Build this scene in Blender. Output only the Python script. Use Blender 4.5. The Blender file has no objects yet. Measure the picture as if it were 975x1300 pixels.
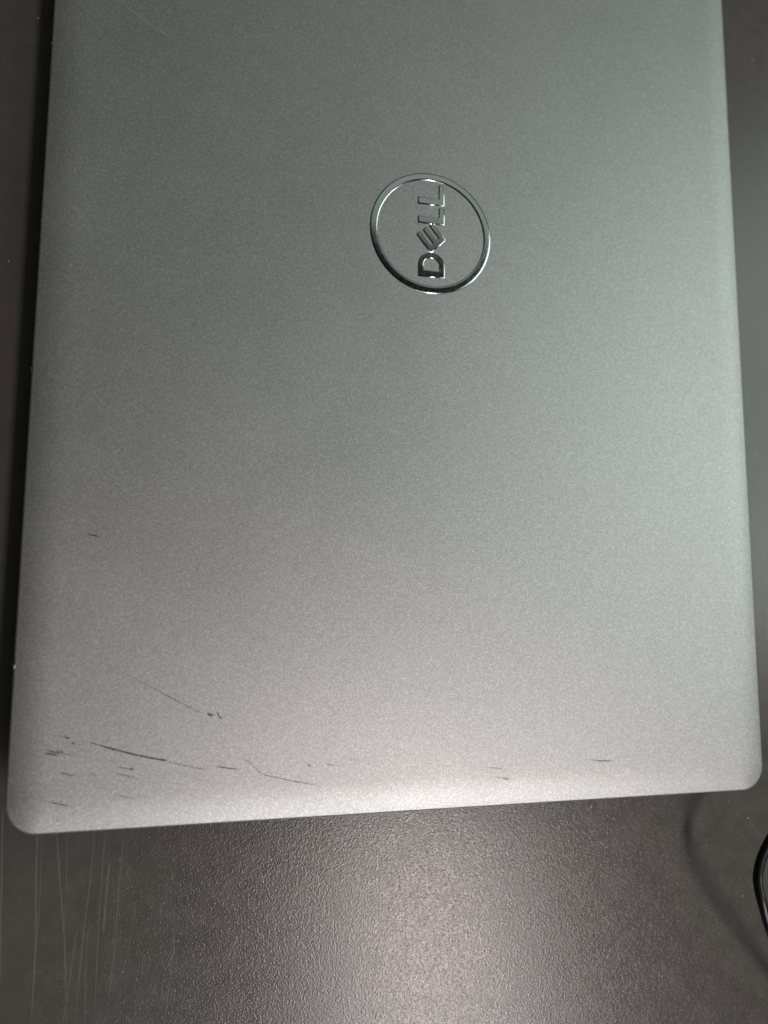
import bpy, bmesh, math, random
from mathutils import Vector
random.seed(7)
scene = bpy.context.scene
COL = scene.collection

# ------------------------------------------------------------------ camera
LID_TOP = 0.023                       # height of the lid's top face over the desk
cam_d = bpy.data.cameras.new('camera')
cam = bpy.data.objects.new('camera', cam_d); COL.objects.link(cam)
cam.location = (-0.0686, -0.1145, 0.2159 + LID_TOP)
cam.rotation_euler = (math.radians(6.898), math.radians(-14.171), math.radians(0.252))
cam_d.sensor_fit = 'VERTICAL'; cam_d.sensor_height = 36.0; cam_d.lens = 27.12
cam_d.clip_start = 0.01; cam_d.clip_end = 50
cam_d.dof.use_dof = True; cam_d.dof.focus_distance = 0.222; cam_d.dof.aperture_fstop = 7.0
scene.camera = cam

# ------------------------------------------------------------------ world and lamps
world = bpy.data.worlds.new('World'); scene.world = world
world.use_nodes = True
bg = world.node_tree.nodes['Background']
bg.inputs['Color'].default_value = (0.75, 1.0, 0.90, 1)
bg.inputs['Strength'].default_value = 0.005

def area(name, loc, target, sx, sy, watts, col, roll=0.0):
    l = bpy.data.lights.new(name, 'AREA'); l.shape = 'RECTANGLE'
    l.size = sx; l.size_y = sy; l.energy = watts; l.color = col
    o = bpy.data.objects.new(name, l); COL.objects.link(o)
    o.location = loc
    q = (Vector(target) - Vector(loc)).to_track_quat('-Z', 'Y')
    o.rotation_euler = q.to_euler()
    return o
# ceiling fixture behind the photographer, slightly right: warm white tube
area('ceiling_lamp_warm', (0.52, -1.00, 1.62), (0.52, -1.0001, 0), 0.15, 0.82, 17.4, (1.0, 0.872, 0.85))
# small weak lamp off to the right: gives glints on the emblem ring
area('ceiling_lamp_right', (1.60, -0.05, 1.50), (0.05, -0.12, 0), 0.14, 0.14, 1.5, (1.0, 0.97, 0.95))
# broad cool fill added at upper right: green tint on lid, sheen on ring
area('cool_fill_right', (1.72, 0.50, 1.58), (0.0, 0.0, 0), 1.4, 1.4, 16.2, (0.845, 1.0, 0.915))

# pale fill added behind the photographer: lights the rolled near edge of the lid
area('rim_fill_behind', (0.36, -1.55, 1.35), (0.1, -0.15, 0), 0.95, 0.30, 9.4, (0.90, 0.96, 1.0))
# dim area light added beyond the laptop for a soft sheen in the emblem
area('emblem_fill_far', (0.62, 1.66, 1.90), (0.62, 1.6599, 0), 1.4, 1.36, 2.0, (0.86, 1.0, 0.97))

scene.view_settings.view_transform = 'Standard'
scene.view_settings.look = 'None'
scene.view_settings.exposure = 0.0
scene.view_settings.gamma = 1.0
scene.view_settings.use_curve_mapping = False
scene.render.engine = 'CYCLES'

# ------------------------------------------------------------------ materials
def mat(name):
    m = bpy.data.materials.new(name); m.use_nodes = True
    nt = m.node_tree
    return m, nt, nt.nodes['Principled BSDF']
def N(nt, t, **kw):
    n = nt.nodes.new(t)
    for k, v in kw.items():
        if k in n.inputs.keys(): n.inputs[k].default_value = v
        else: setattr(n, k, v)
    return n
def ramp(nt, fac, stops):
    r = nt.nodes.new('ShaderNodeValToRGB')
    el = r.color_ramp.elements
    while len(el) < len(stops): el.new(0.5)
    for e, (p, c) in zip(el, stops):
        e.position = p; e.color = (c[0], c[1], c[2], 1) if isinstance(c, tuple) else (c, c, c, 1)
    nt.links.new(fac, r.inputs['Fac'])
    return r
def L(nt, a, b): nt.links.new(a, b)

def make_silver():
    m, nt, b = mat('silver_lid_paint')
    tc = N(nt, 'ShaderNodeTexCoord')
    # metal flake: small cells, each with its own tilt and tone
    v = N(nt, 'ShaderNodeTexVoronoi', Scale=5000.0); L(nt, tc.outputs['Object'], v.inputs['Vector'])
    n1 = N(nt, 'ShaderNodeTexNoise', Scale=3600.0, Detail=2.0, Roughness=0.7); L(nt, tc.outputs['Object'], n1.inputs['Vector'])
    n2 = N(nt, 'ShaderNodeTexNoise', Scale=26.0, Detail=4.0, Roughness=0.6); L(nt, tc.outputs['Object'], n2.inputs['Vector'])
    sep = N(nt, 'ShaderNodeSeparateColor'); L(nt, v.outputs['Color'], sep.inputs['Color'])
    fl = ramp(nt, sep.outputs['Red'], [(0.0, (0.36, 0.365, 0.36)), (0.7, (0.47, 0.475, 0.47)), (1.0, (0.64, 0.645, 0.64))])
    mx = N(nt, 'ShaderNodeMix', data_type='RGBA', blend_type='MULTIPLY'); mx.inputs['Factor'].default_value = 1.0
    L(nt, fl.outputs['Color'], mx.inputs['A'])
    bl = ramp(nt, n2.outputs['Fac'], [(0.25, 0.95), (0.75, 1.0)]); L(nt, bl.outputs['Color'], mx.inputs['B'])
    L(nt, mx.outputs['Result'], b.inputs['Base Color'])
    b.inputs['Metallic'].default_value = 0.85
    rr = ramp(nt, n2.outputs['Fac'], [(0.2, 0.46), (0.8, 0.52)]); L(nt, rr.outputs['Color'], b.inputs['Roughness'])
    add = N(nt, 'ShaderNodeMath', operation='ADD'); L(nt, n1.outputs['Fac'], add.inputs[0]); L(nt, sep.outputs['Green'], add.inputs[1])
    bp = N(nt, 'ShaderNodeBump', Strength=0.16, Distance=0.00008); L(nt, add.outputs[0], bp.inputs['Height'])
    L(nt, bp.outputs['Normal'], b.inputs['Normal'])
    return m
def make_desk():
    m, nt, b = mat('dark_textured_laminate')
    tc = N(nt, 'ShaderNodeTexCoord')
    w = N(nt, 'ShaderNodeTexNoise', Scale=700.0, Detail=2.0); L(nt, tc.outputs['Object'], w.inputs['Vector'])
    wm = N(nt, 'ShaderNodeMix', data_type='RGBA', blend_type='LINEAR_LIGHT'); wm.inputs['Factor'].default_value = 0.0005
    L(nt, tc.outputs['Object'], wm.inputs['A']); L(nt, w.outputs['Color'], wm.inputs['B'])
    v = N(nt, 'ShaderNodeTexVoronoi', Scale=2200.0, feature='SMOOTH_F1'); L(nt, wm.outputs['Result'], v.inputs['Vector'])
    n1 = N(nt, 'ShaderNodeTexNoise', Scale=2500.0, Detail=2.0, Roughness=0.6); L(nt, wm.outputs['Result'], n1.inputs['Vector'])
    n2 = N(nt, 'ShaderNodeTexNoise', Scale=14.0, Detail=5.0, Roughness=0.65); L(nt, tc.outputs['Object'], n2.inputs['Vector'])
    n3 = N(nt, 'ShaderNodeTexNoise', Scale=160.0, Detail=4.0, Roughness=0.7); L(nt, tc.outputs['Object'], n3.inputs['Vector'])
    add = N(nt, 'ShaderNodeMath', operation='MULTIPLY_ADD'); L(nt, n1.outputs['Fac'], add.inputs[0]); add.inputs[1].default_value = 0.8; L(nt, v.outputs['Distance'], add.inputs[2])
    bp = N(nt, 'ShaderNodeBump', Strength=0.44, Distance=0.00010); L(nt, add.outputs[0], bp.inputs['Height'])
    L(nt, bp.outputs['Normal'], b.inputs['Normal'])
    c = ramp(nt, n2.outputs['Fac'], [(0.25, (0.076, 0.069, 0.061)), (0.75, (0.091, 0.083, 0.074))])
    c2 = ramp(nt, n3.outputs['Fac'], [(0.3, 0.9), (0.7, 1.06)])
    mx = N(nt, 'ShaderNodeMix', data_type='RGBA', blend_type='MULTIPLY'); mx.inputs['Factor'].default_value = 1.0
    L(nt, c.outputs['Color'], mx.inputs['A']); L(nt, c2.outputs['Color'], mx.inputs['B'])
    L(nt, mx.outputs['Result'], b.inputs['Base Color'])
    r = ramp(nt, n3.outputs['Fac'], [(0.25, 0.19), (0.75, 0.27)]); L(nt, r.outputs['Color'], b.inputs['Roughness'])
    b.inputs['Specular IOR Level'].default_value = 0.5
    return m
def make_simple(name, col, metallic, rough, bump=0.0, scale=900.0):
    m, nt, b = mat(name)
    tc = N(nt, 'ShaderNodeTexCoord')
    n = N(nt, 'ShaderNodeTexNoise', Scale=scale, Detail=3.0); L(nt, tc.outputs['Object'], n.inputs['Vector'])
    r = ramp(nt, n.outputs['Fac'], [(0.3, max(rough - 0.03, 0.02)), (0.7, rough + 0.03)]); L(nt, r.outputs['Color'], b.inputs['Roughness'])
    b.inputs['Base Color'].default_value = (*col, 1); b.inputs['Metallic'].default_value = metallic
    if bump:
        bp = N(nt, 'ShaderNodeBump', Strength=bump, Distance=0.0001); L(nt, n.outputs['Fac'], bp.inputs['Height']); L(nt, bp.outputs['Normal'], b.inputs['Normal'])
    return m
def make_scratch(name, col, metallic, rough):
    # a thin mark that fades out towards its ends (attribute 'wear')
    m, nt, b = mat(name)
    b.inputs['Base Color'].default_value = (*col, 1); b.inputs['Metallic'].default_value = metallic; b.inputs['Roughness'].default_value = rough
    at = N(nt, 'ShaderNodeAttribute', attribute_name='wear')
    tc = N(nt, 'ShaderNodeTexCoord')
    n = N(nt, 'ShaderNodeTexNoise', Scale=1400.0, Detail=3.0); L(nt, tc.outputs['Object'], n.inputs['Vector'])
    r = ramp(nt, n.outputs['Fac'], [(0.3, 0.65), (0.55, 1.0)])
    mu = N(nt, 'ShaderNodeMath', operation='MULTIPLY', use_clamp=True); L(nt, at.outputs['Fac'], mu.inputs[0]); L(nt, r.outputs['Color'], mu.inputs[1])
    L(nt, mu.outputs[0], b.inputs['Alpha'])
    return m
M_SILVER = make_silver()
M_DESK = make_desk()
M_CHROME = make_simple('polished_chrome', (0.62, 0.64, 0.62), 1.0, 0.13)
M_BASE = make_simple('dark_grey_base_plastic', (0.035, 0.036, 0.037), 0.0, 0.5, 0.2)
M_RUBBER = make_simple('black_rubber', (0.012, 0.012, 0.012), 0.0, 0.7, 0.2)
M_CABLE = make_simple('black_cable_jacket', (0.008, 0.008, 0.009), 0.0, 0.34, 0.06, 600)
M_MARK = make_scratch('dark_scuff', (0.035, 0.036, 0.04), 0.0, 0.6)
M_PALE = make_scratch('pale_scratch', (0.62, 0.63, 0.60), 0.3, 0.4)
M_DESKMARK = make_scratch('pale_desk_scratch', (0.26, 0.245, 0.225), 0.0, 0.45)
M_CHIP = make_simple('bare_metal_chip', (0.50, 0.49, 0.46), 0.3, 0.35, 0.4)
M_NICK = make_simple('dark_edge_nick', (0.02, 0.02, 0.02), 0.0, 0.6, 0.3)
M_DUST = make_simple('pale_dust', (0.6, 0.58, 0.55), 0.0, 0.8)

# ------------------------------------------------------------------ helpers
def link(name, me, material, parent=None, loc=(0, 0, 0)):
    o = bpy.data.objects.new(name, me); COL.objects.link(o)
    if material: me.materials.append(material)
    o.parent = parent; o.location = loc
    return o
def mesh_from(name, verts, faces, smooth=True):
    me = bpy.data.meshes.new(name); me.from_pydata(verts, [], faces); me.update()
    if smooth: me.polygons.foreach_set('use_smooth', [True] * len(me.polygons))
    return me
def rounded_loop(hx, hy, r, z, seg=20):
    pts = []
    for cx, cy, a0 in ((1, 1, 0), (-1, 1, 90), (-1, -1, 180), (1, -1, 270)):
        for k in range(seg + 1):
            a = math.radians(a0 + 90 * k / seg)
            pts.append((cx * (hx - r) + r * math.cos(a), cy * (hy - r) + r * math.sin(a), z))
    return pts
def loft(name, loops, cap_first=True, cap_last=True, smooth=True):
    n = len(loops[0]); v = [p for l in loops for p in l]; f = []
    for i in range(len(loops) - 1):
        for k in range(n):
            a, b = i * n + k, i * n + (k + 1) % n
            f.append((a, b, b + n, a + n))
    if cap_first: f.append(tuple(reversed(range(n))))
    if cap_last: f.append(tuple(range((len(loops) - 1) * n, len(loops) * n)))
    return mesh_from(name, v, f, smooth)

# ------------------------------------------------------------------ desk (the surface it rests on)
desk_me = loft('desk', [rounded_loop(0.80, 0.45, 0.01, -0.028, 4), rounded_loop(0.80, 0.45, 0.01, -0.001, 4),
                        rounded_loop(0.799, 0.449, 0.009, 0.0, 4)], smooth=False)
desk = link('desk', desk_me, M_DESK)
desk['kind'] = 'structure'
desk['label'] = 'dark brown textured laminate desk top'

# ------------------------------------------------------------------ laptop
laptop = bpy.data.objects.new('laptop', None); COL.objects.link(laptop)
laptop.empty_display_size = 0.05
laptop['label'] = 'closed silver laptop with round chrome emblem and scuffed corner lying on dark desk'
laptop['category'] = 'laptop'
HX, HY, RC = 0.11125, 0.1719, 0.0078
ROLL_W, ROLL_D = 0.0105, 0.00105
def lid_z(s):
    return LID_TOP - (ROLL_D * (1 - s / ROLL_W) ** 2.6 if s < ROLL_W else 0.0)
def lid_profile():
    out = []
    e = 0.0007
    zt = lid_z(e)
    out.append((0.0011, zt - 0.0058)); out.append((0.0004, zt - 0.0054)); out.append((0.0, zt - 0.0046)); out.append((0.0, zt - 0.0010))
    for k in range(1, 6):
        a = math.radians(90 * k / 6)
        out.append((e * (1 - math.cos(a)), zt - 0.0010 + (0.0010) * math.sin(a)))
    for k in range(15):
        s = e + (ROLL_W - e) * (k / 14)
        out.append((s, lid_z(s)))
    return out
loops = [rounded_loop(HX - s, HY - s, RC - 0.72 * s, z, 24) for s, z in lid_profile()]
lid = link('lid', loft('lid', loops), M_SILVER, laptop)
lid['label'] = 'silver lid with dark scuffs near one corner'

base_loops = []
for s, z in ((0.010, 0.0030), (0.0050, 0.0034), (0.0022, 0.0060), (0.0012, 0.0100), (0.0011, 0.0148), (0.0016, 0.0152)):
    base_loops.append(rounded_loop(HX - s, HY - s, max(RC - s, 0.002), z, 12))
base = link('base', loft('base', base_loops), M_BASE, laptop)
hinge_me = loft('hinge', [rounded_loop(0.0022, 0.100, 0.0015, z, 4) for z in (0.0145, 0.0166)])
link('hinge', hinge_me, M_BASE, laptop, (HX - 0.006, 0, 0))
foot_me = loft('foot', [rounded_loop(0.0035, 0.022, 0.003, 0.0002, 6), rounded_loop(0.0040, 0.0225, 0.0035, 0.0032, 6)])
for i, (fx, fy) in enumerate(((-0.09, -0.12), (0.09, -0.12), (-0.09, 0.12), (0.09, 0.12))):
    f = bpy.data.objects.new('foot', foot_me); COL.objects.link(f); f.parent = laptop; f.location = (fx, fy, 0)
foot_me.materials.append(M_RUBBER)

# --- emblem: ring
def ring_mesh(ro, ri, prof, seg=160):
    v, f = [], []
    n = len(prof)
    for k in range(seg):
        a = 2 * math.pi * k / seg
        for t, z in prof:
            r = ri + (ro - ri) * t
            v.append((r * math.cos(a), r * math.sin(a), z))
    for k in range(seg):
        for i in range(n - 1):
            a, b = k * n + i, ((k + 1) % seg) * n + i
            f.append((a, a + 1, b + 1, b))
    return mesh_from('logo_ring', v, f)
prof = [(0.0, -0.0002)] + [(k / 32, 0.00004 + 0.00018 * (1 - abs(2 * k / 32 - 1) ** 6) - 0.00005 * k / 32) for k in range(33)] + [(1.0, -0.0002)]
link('logo_ring', ring_mesh(0.01955, 0.01715, prof), M_CHROME, lid, (0.0005, 0, LID_TOP))

# --- emblem: letters.  u runs along the word (+Y), v is cap height (-X)
CAP = 0.00868; UC = 1.66; VC = 0.5
def letter(outlines, height, name='logo_letter'):
    cu = bpy.data.curves.new(name, 'CURVE'); cu.dimensions = '2D'; cu.fill_mode = 'BOTH'
    bev = 0.00036
    for pts in outlines:
        sp = cu.splines.new('POLY'); sp.points.add(len(pts) - 1); sp.use_cyclic_u = True
        for p, (u, v) in zip(sp.points, pts):
            p.co = (-(v - VC) * CAP, (u - UC) * CAP, 0, 1)
    cu.extrude = 0.0001; cu.bevel_depth = bev; cu.bevel_resolution = 3; cu.offset = -bev
    tmp = bpy.data.objects.new('tmp', cu); COL.objects.link(tmp)
    dg = bpy.context.evaluated_depsgraph_get()
    me = bpy.data.meshes.new_from_object(tmp.evaluated_get(dg))
    bpy.data.objects.remove(tmp); me.name = name; me.materials.clear()
    o = link(name, me, M_CHROME, lid, (0.0005, 0, LID_TOP + height - 0.00046))
    return o
def arc(cx, cy, rx, ry, a0, a1, n=14):
    return [(cx + rx * math.cos(math.radians(a0 + (a1 - a0) * k / n)), cy + ry * math.sin(math.radians(a0 + (a1 - a0) * k / n))) for k in range(n + 1)]
d_out = [(0.0, 0.0)] + arc(0.46, 0.5, 0.47, 0.5, -90, 90) + [(0, 1)]
d_in = [(0.27, 0.22)] + arc(0.46, 0.5, 0.245, 0.28, -90, 90) + [(0.27, 0.78)]
letter([d_out, d_in[::-1]], 0.00030)
# tilted E: spine from A to B, three arms
A = Vector((0.885, 0.53)); B = Vector((1.435, -0.06)); sd = (B - A); sl = sd.length; sd.normalize()
ad = Vector((0.745, 0.60)).normalized()
T = 0.205; gap = (sl - 3 * T) / 2
arm = 0.86
e_pts = [A, A + ad * (arm + 0.02)]
def P(s, a): return A + sd * s + ad * a
e = [P(0, 0), P(0, arm), P(T, arm), P(T, 0.24), P(T + gap, 0.24), P(T + gap, arm - 0.03), P(2 * T + gap, arm - 0.03), P(2 * T + gap, 0.24),
     P(2 * T + 2 * gap, 0.24), P(2 * T + 2 * gap, arm - 0.06), P(sl, arm - 0.06), P(sl, 0)]
letter([[(p.x, p.y) for p in e]], 0.00033)
def l_shape(u0, u1): return [(u0, 0), (u1, 0), (u1, 0.22), (u0 + 0.27, 0.22), (u0 + 0.27, 1), (u0, 1)]
letter([l_shape(1.985, 2.64)], 0.00036)
letter([l_shape(2.70, 3.50)], 0.00036)

# --- wear on lid and desk: thin strips that follow the mark, fading at the ends
def strip(name, pts, width, depth_fn, material, parent, strength=1.0, taper=(0.25, 0.25), wob=0.04):
    """pts in millimetres; width in millimetres"""
    P2 = [Vector((x / 1000, y / 1000)) for x, y in pts]
    fine = []
    for i in range(len(P2) - 1):
        p0 = P2[max(i - 1, 0)]; p1 = P2[i]; p2 = P2[i + 1]; p3 = P2[min(i + 2, len(P2) - 1)]
        for k in range(8):
            t = k / 8
            fine.append(0.5 * ((2 * p1) + (p2 - p0) * t + (2 * p0 - 5 * p1 + 4 * p2 - p3) * t * t + (3 * p1 - p0 - 3 * p2 + p3) * t ** 3))
    fine.append(P2[-1])
    n = len(fine); v, f, wear = [], [], []
    for i, p in enumerate(fine):
        d = (fine[min(i + 1, n - 1)] - fine[max(i - 1, 0)])
        d = d.normalized() if d.length else Vector((1, 0))
        nn = Vector((-d.y, d.x)); t = i / (n - 1)
        fade = min(1, t / taper[0] if taper[0] else 1, (1 - t) / taper[1] if taper[1] else 1)
        fade = max(fade, 0.0)
        w = width / 1000 * (0.35 + 0.65 * fade) * random.uniform(0.8, 1.2) / 2
        p = p + nn * random.gauss(0, wob) / 1000
        for sgn, k in ((1, 0.0), (0.45, 1.0), (-0.45, 1.0), (-1, 0.0)):
            q = p + nn * w * sgn * 1.6
            v.append((q.x, q.y, depth_fn(q.x, q.y))); wear.append(fade * k * strength * random.uniform(0.8, 1.0))
    for i in range(n - 1):
        for k in range(3):
            a = i * 4 + k
            f.append((a, a + 1, a + 5, a + 4))
    me = mesh_from(name, v, f)
    at = me.attributes.new('wear', 'FLOAT', 'POINT')
    at.data.foreach_set('value', wear)
    return link(name, me, material, parent)
def on_lid(x, y):
    s = min(HX - abs(x), HY - abs(y))
    return lid_z(max(s, 0.0007)) + 0.000025
def on_desk(x, y): return 0.00003
S = [  # (points mm, width mm, strength, taper)
 ([(-95.51, -95.95), (-93.6, -96.2), (-91.3, -96.75)], 0.26, 1.0, (0.35, 0.3)),
 ([(-95.0, -148.6), (-91.0, -149.75), (-86.74, -151.19), (-78.87, -153.49), (-72.1, -154.97)], 0.36, 0.95, (0.45, 0.06)),
 ([(-72.1, -155.17), (-66.84, -156.6), (-61.34, -157.86)], 0.24, 0.5, (0.1, 0.2)),
 ([(-61.6, -156.45), (-57.67, -157.32), (-53.73, -158.01)], 0.34, 0.7, (0.4, 0.2)),
 ([(-103.01, -146.86), (-99.23, -147.78), (-96.77, -148.26)], 0.2, 0.5, (0.6, 0.1)),
 ([(-98.0, -148.0), (-96.7, -148.3)], 0.4, 0.8, (0.3, 0.2)),
 ([(-96.33, -149.44), (-95.2, -149.6)], 0.45, 0.7, (0.3, 0.3)),
 ([(-102.42, -150.9), (-100.34, -151.55), (-97.7, -152.12)], 0.34, 0.9, (0.2, 0.3)),
 ([(-102.5, -151.7), (-99.0, -152.5)], 0.36, 1.0, (0.2, 0.3)),
 ([(-100.0, -151.15), (-98.9, -151.4), (-97.4, -151.75)], 0.3, 0.6, (0.3, 0.3)),
 ([(-98.0, -152.1), (-93.5, -152.95)], 0.2, 0.5, (0.1, 0.6)),
 ([(-85.4, -155.85), (-82.65, -156.39), (-80.89, -156.67)], 0.24, 0.6, (0.3, 0.1)),
 ([(-81.9, -156.5), (-80.8, -156.7)], 0.5, 0.75, (0.3, 0.3)),
 ([(-87.2, -156.8), (-82.57, -158.26), (-76.9, -159.8)], 0.26, 0.6, (0.4, 0.5)),
 ([(-91.5, -157.2), (-89.4, -158.2)], 0.5, 0.25, (0.3, 0.3)),
 ([(-98.78, -156.62), (-96.88, -157.2), (-93.84, -157.92)], 0.28, 0.65, (0.3, 0.4)),
 ([(-85.6, -162.7), (-82.34, -163.57), (-78.4, -164.6)], 0.24, 0.45, (0.3, 0.4)),
 ([(-101.18, -163.7), (-98.37, -164.43), (-95.3, -165.3)], 0.26, 0.85, (0.3, 0.3)),
 ([(-88.5, -129.7), (-79.64, -134.58), (-70.45, -139.67), (-63.64, -143.13)], 0.22, 0.5, (0.45, 0.08)),
 ([(-62.6, -143.1), (-61.05, -143.85)], 0.55, 1.0, (0.15, 0.2)),
 ([(-59.95, -142.72), (-59.5, -143.87), (-58.45, -144.82)], 0.32, 1.0, (0.2, 0.2)),
 ([(-54.2, -154.8), (-51.28, -156.1), (-49.35, -158.0), (-47.85, -159.5)], 0.2, 0.6, (0.3, 0.05)),
 ([(-47.85, -159.5), (-40.82, -161.28), (-30.6, -163.7)], 0.2, 0.65, (0.05, 0.3)),
 ([(-40.6, -155.0), (-36.62, -156.71), (-34.9, -157.8)], 0.16, 0.4, (0.6, 0.1)),
 ([(-35.2, -157.6), (-34.5, -158.0)], 0.5, 0.75, (0.3, 0.3)),
 ([(-30.51, -157.71), (-29.0, -157.9), (-27.43, -158.05)], 0.28, 0.55, (0.3, 0.3)),
 ([(-26.9, -158.2), (-26.4, -158.3)], 0.4, 0.5, (0.3, 0.3)),
 ([(-26.81, -155.02), (-20.1, -157.42), (-13.32, -159.21)], 0.18, 0.25, (0.3, 0.3)),
 ([(16.51, -160.66), (19.3, -160.9), (22.4, -161.3)], 0.24, 0.6, (0.4, 0.3)),
 ([(17.3, -163.2), (21.1, -163.74), (23.5, -164.3)], 0.22, 0.5, (0.4, 0.1)),
 ([(21.4, -163.9), (23.6, -164.3)], 0.55, 0.35, (0.5, 0.3)),
 ([(48.0, -159.5), (53.12, -160.37), (57.8, -160.4)], 0.3, 0.5, (0.4, 0.3)),
 ([(52.0, -160.35), (57.5, -160.5)], 0.55, 0.25, (0.4, 0.4)),
 ([(27.12, -157.68), (32, -157.75), (37.18, -157.87)], 0.16, 0.22, (0.3, 0.3)),
 ([(-90.0, -153.6), (-84.0, -154.9)], 0.18, 0.25, (0.4, 0.4)),
 ([(-72.0, -158.2), (-60.0, -161.0)], 0.16, 0.22, (0.4, 0.4)),
 ([(-80.0, -147.0), (-74.0, -148.6)], 0.16, 0.2, (0.4, 0.4)),
 ([(-95.2, -166.9), (-94.9, -167.1)], 0.4, 0.7, (0.3, 0.3)),
 ([(-98.8, -168.3), (-98.5, -168.45)], 0.45, 0.9, (0.3, 0.3)),
]
for pts, w, st, tp in S:
    strip('scratch', pts, w, on_lid, M_MARK, lid, st * 0.74, tp, 0.008)
for pts, w, st in (([(-95.0, 59.6), (-85.05, 53.22), (-72.5, 46.9)], 0.16, 0.55), ([(-98.38, 6.58), (-95.87, 6.25), (-92.5, 5.9)], 0.16, 0.4),
                   ([(-97.6, 5.6), (-95.0, 3.9)], 0.14, 0.3), ([(-90.18, 20.44), (-86.41, 22.27)], 0.14, 0.25),
                   ([(-90.0, -6.0), (-84.0, -9.5)], 0.14, 0.22), ([(-99.0, -69.0), (-95.0, -70.2)], 0.4, 0.18), ([(60.0, 48.0), (71.0, 55.0)], 0.12, 0.2), ([(-101.0, 30.0), (-95.0, 24.0)], 0.14, 0.4), ([(-84.0, 40.0), (-79.0, 33.5), (-75.0, 30.0)], 0.12, 0.25), ([(-104.0, -20.0), (-97.0, -23.5)], 0.12, 0.25), ([(-70.0, 12.0), (-66.0, 4.0)], 0.12, 0.2), ([(-93.0, -31.0), (-85.0, -33.0)], 0.12, 0.22)):
    strip('scratch', pts, w, on_lid, M_PALE, lid, st, (0.35, 0.35), 0.02)
# chips knocked out of the lid's front edge
def pebble(name, r, material, parent, loc, seed, flat=0.6):
    rnd = random.Random(seed); bm = bmesh.new()
    bmesh.ops.create_icosphere(bm, subdivisions=2, radius=1)
    for v in bm.verts:
        k = rnd.uniform(0.75, 1.15)
        v.co = Vector((v.co.x * r[0] * k, v.co.y * r[1] * k, v.co.z * r[2] * k))
    me = bpy.data.meshes.new(name); bm.to_mesh(me); bm.free()
    return link(name, me, material, parent, loc)
ze = LID_TOP - 0.0012
for i, (x, y, r, mt) in enumerate(((-111.05, 42.7, (0.35, 0.6, 0.8), M_NICK), (-111.05, -10.2, (0.25, 0.7, 0.6), M_NICK),
        (-111.0, -52.0, (0.5, 0.9, 0.9), M_NICK), (-110.8, -130.2, (0.4, 0.75, 0.4), M_CHIP),
        (-111.05, -129.5, (0.45, 0.6, 0.9), M_NICK))):
    pebble('edge_chip', tuple(k / 1000 for k in r), mt, lid, (x / 1000, y / 1000, ze), i)

# --- desk: long pale scratches running away from the laptop's corner
K = [
 ([(-106.9, -172.0), (-106.4, -189.7), (-105.7, -206.0), (-105.6, -232.0)], 0.3, 0.55),
 ([(-105.6, -176.0), (-105.2, -194.0), (-105.4, -212.0)], 0.2, 0.4),
 ([(-102.2, -174.0), (-100.0, -192.3), (-98.3, -206.7), (-96.4, -232.0)], 0.3, 0.5),
 ([(-99.1, -175.0), (-98.5, -192.4), (-98.6, -206.0)], 0.2, 0.35),
 ([(-91.8, -176.0), (-92.5, -192.9), (-93.5, -205.2), (-94.5, -230.0)], 0.26, 0.45),
 ([(-88.9, -176.0), (-89.4, -191.1), (-89.6, -205.5), (-89.6, -230.0)], 0.24, 0.42),
 ([(-87.5, -185.0), (-88.0, -196.4), (-88.4, -206.0)], 0.36, 0.55),
 ([(-84.0, -176.0), (-84.7, -195.6), (-85.5, -214.1), (-86.4, -226.0)], 0.28, 0.38),
 ([(-116.0, -168.0), (-114.9, -195.1), (-113.6, -228.0)], 0.35, 0.5),
 ([(-69.0, -204.0), (-70.0, -219.9), (-71.2, -233.0)], 0.35, 0.35),
 ([(-79.9, -198.0), (-81.9, -214.0)], 0.25, 0.25),
 ([(-92.5, -203.0), (-92.2, -219.5), (-92.0, -231.0)], 0.24, 0.35),
 ([(-95.2, -203.0), (-96.4, -216.0), (-98.0, -230.0)], 0.28, 0.4),
 ([(-66.0, -176.0), (-65.4, -190.0), (-66.2, -205.0)], 0.2, 0.2),
]
for pts, w, st in K:
    strip('scratch', pts, w, on_desk, M_DESKMARK, desk, st * 0.8, (0.12, 0.2), 0.04)

# --- dust lying on the desk
dust_bm = bmesh.new()
rnd = random.Random(3)
spots = [(122.14, -186.86, .42), (118.37, -212.13, .34), (-119.71, 66.22, .3), (141.98, 102.39, .3), (132.9, 54.69, .3), (132.88, -58.06, .36), (139.3, -22.74, .25),
         (62.18, -179.66, .45), (67.23, -216.25, .25), (93.29, -206.19, .25), (105.1, -194.69, .2), (87.37, -198.74, .2), (65.47, -234.45, .2), (-0.09, -225.17, .2),
         (140.58, 63.06, .2), (-123.58, -13.44, .25), (98.5, -199.0, .2), (101.0, -190.5, .22), (72.0, -200.0, .18), (55.0, -192.0, .18), (115.0, -181.0, .18)]
for _ in range(22): spots.append((rnd.uniform(20, 140), rnd.uniform(-250, -175), rnd.uniform(.06, .13)))
for _ in range(16): spots.append((rnd.uniform(114, 150), rnd.uniform(-175, 130), rnd.uniform(.06, .14)))
for x, y, r in spots:
    r *= 0.75
    ret = bmesh.ops.create_icosphere(dust_bm, subdivisions=1, radius=r / 1000)
    for v in ret['verts']:
        v.co = Vector((v.co.x * rnd.uniform(.7, 1.3) + x / 1000, v.co.y * rnd.uniform(.7, 1.3) + y / 1000, v.co.z * .5 + r * .4 / 1000))
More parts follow.
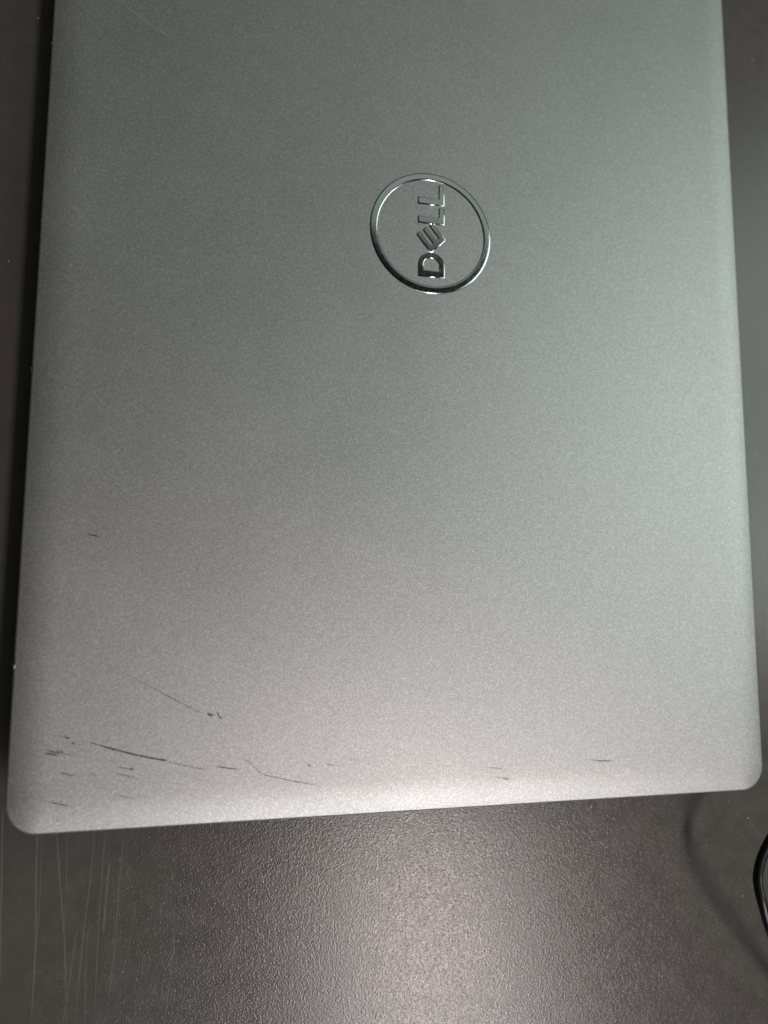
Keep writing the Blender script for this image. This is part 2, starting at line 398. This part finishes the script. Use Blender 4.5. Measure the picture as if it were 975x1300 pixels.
dm = bpy.data.meshes.new('dust'); dust_bm.to_mesh(dm); dust_bm.free()
dust = link('dust', dm, M_DUST)
dust['kind'] = 'stuff'; dust['label'] = 'pale dust specks scattered on the dark desk'; dust['category'] = 'dust'

# ------------------------------------------------------------------ cable
def tube(name, pts, r, seg=20, sub=14):
    P3 = [Vector(p) for p in pts]; fine = []
    for i in range(len(P3) - 1):
        p0 = P3[max(i - 1, 0)]; p1 = P3[i]; p2 = P3[i + 1]; p3 = P3[min(i + 2, len(P3) - 1)]
        for k in range(sub):
            t = k / sub
            fine.append(0.5 * ((2 * p1) + (p2 - p0) * t + (2 * p0 - 5 * p1 + 4 * p2 - p3) * t * t + (3 * p1 - p0 - 3 * p2 + p3) * t ** 3))
    fine.append(P3[-1])
    n = len(fine); loops = []
    up = Vector((0, 0, 1))
    for i, p in enumerate(fine):
        d = (fine[min(i + 1, n - 1)] - fine[max(i - 1, 0)]).normalized()
        a = d.cross(up); a = a.normalized() if a.length > 1e-4 else Vector((1, 0, 0)); b = a.cross(d).normalized()
        loops.append([tuple(p + r * (math.cos(2 * math.pi * k / seg) * a + math.sin(2 * math.pi * k / seg) * b)) for k in range(seg)])
    return loft(name, loops)
ROOT = Vector((0.126, -0.236, 0))
cable_pts = [(0.2350, -0.1900, 0.0018), (0.2080, -0.1780, 0.0060), (0.1700, -0.1730, 0.0200), (0.1400, -0.1745, 0.0265), (0.1207, -0.1785, 0.0270), (0.1125, -0.1840, 0.0250), (0.1079, -0.1900, 0.0244),
             (0.1053, -0.1955, 0.0246), (0.1043, -0.1995, 0.0255), (0.1049, -0.2048, 0.0263), (0.1079, -0.2125, 0.0250), (0.1144, -0.2228, 0.0210), (0.1252, -0.2361, 0.0150), (0.1361, -0.2495, 0.0112),
             (0.1560, -0.2720, 0.0052), (0.1800, -0.2950, 0.0017), (0.2200, -0.3200, 0.0016)]
cable = link('power_cable', tube('power_cable', cable_pts, 0.00148), M_CABLE)
cable['label'] = 'glossy black cable looping up off the desk beside the laptop corner'
cable['category'] = 'cable'
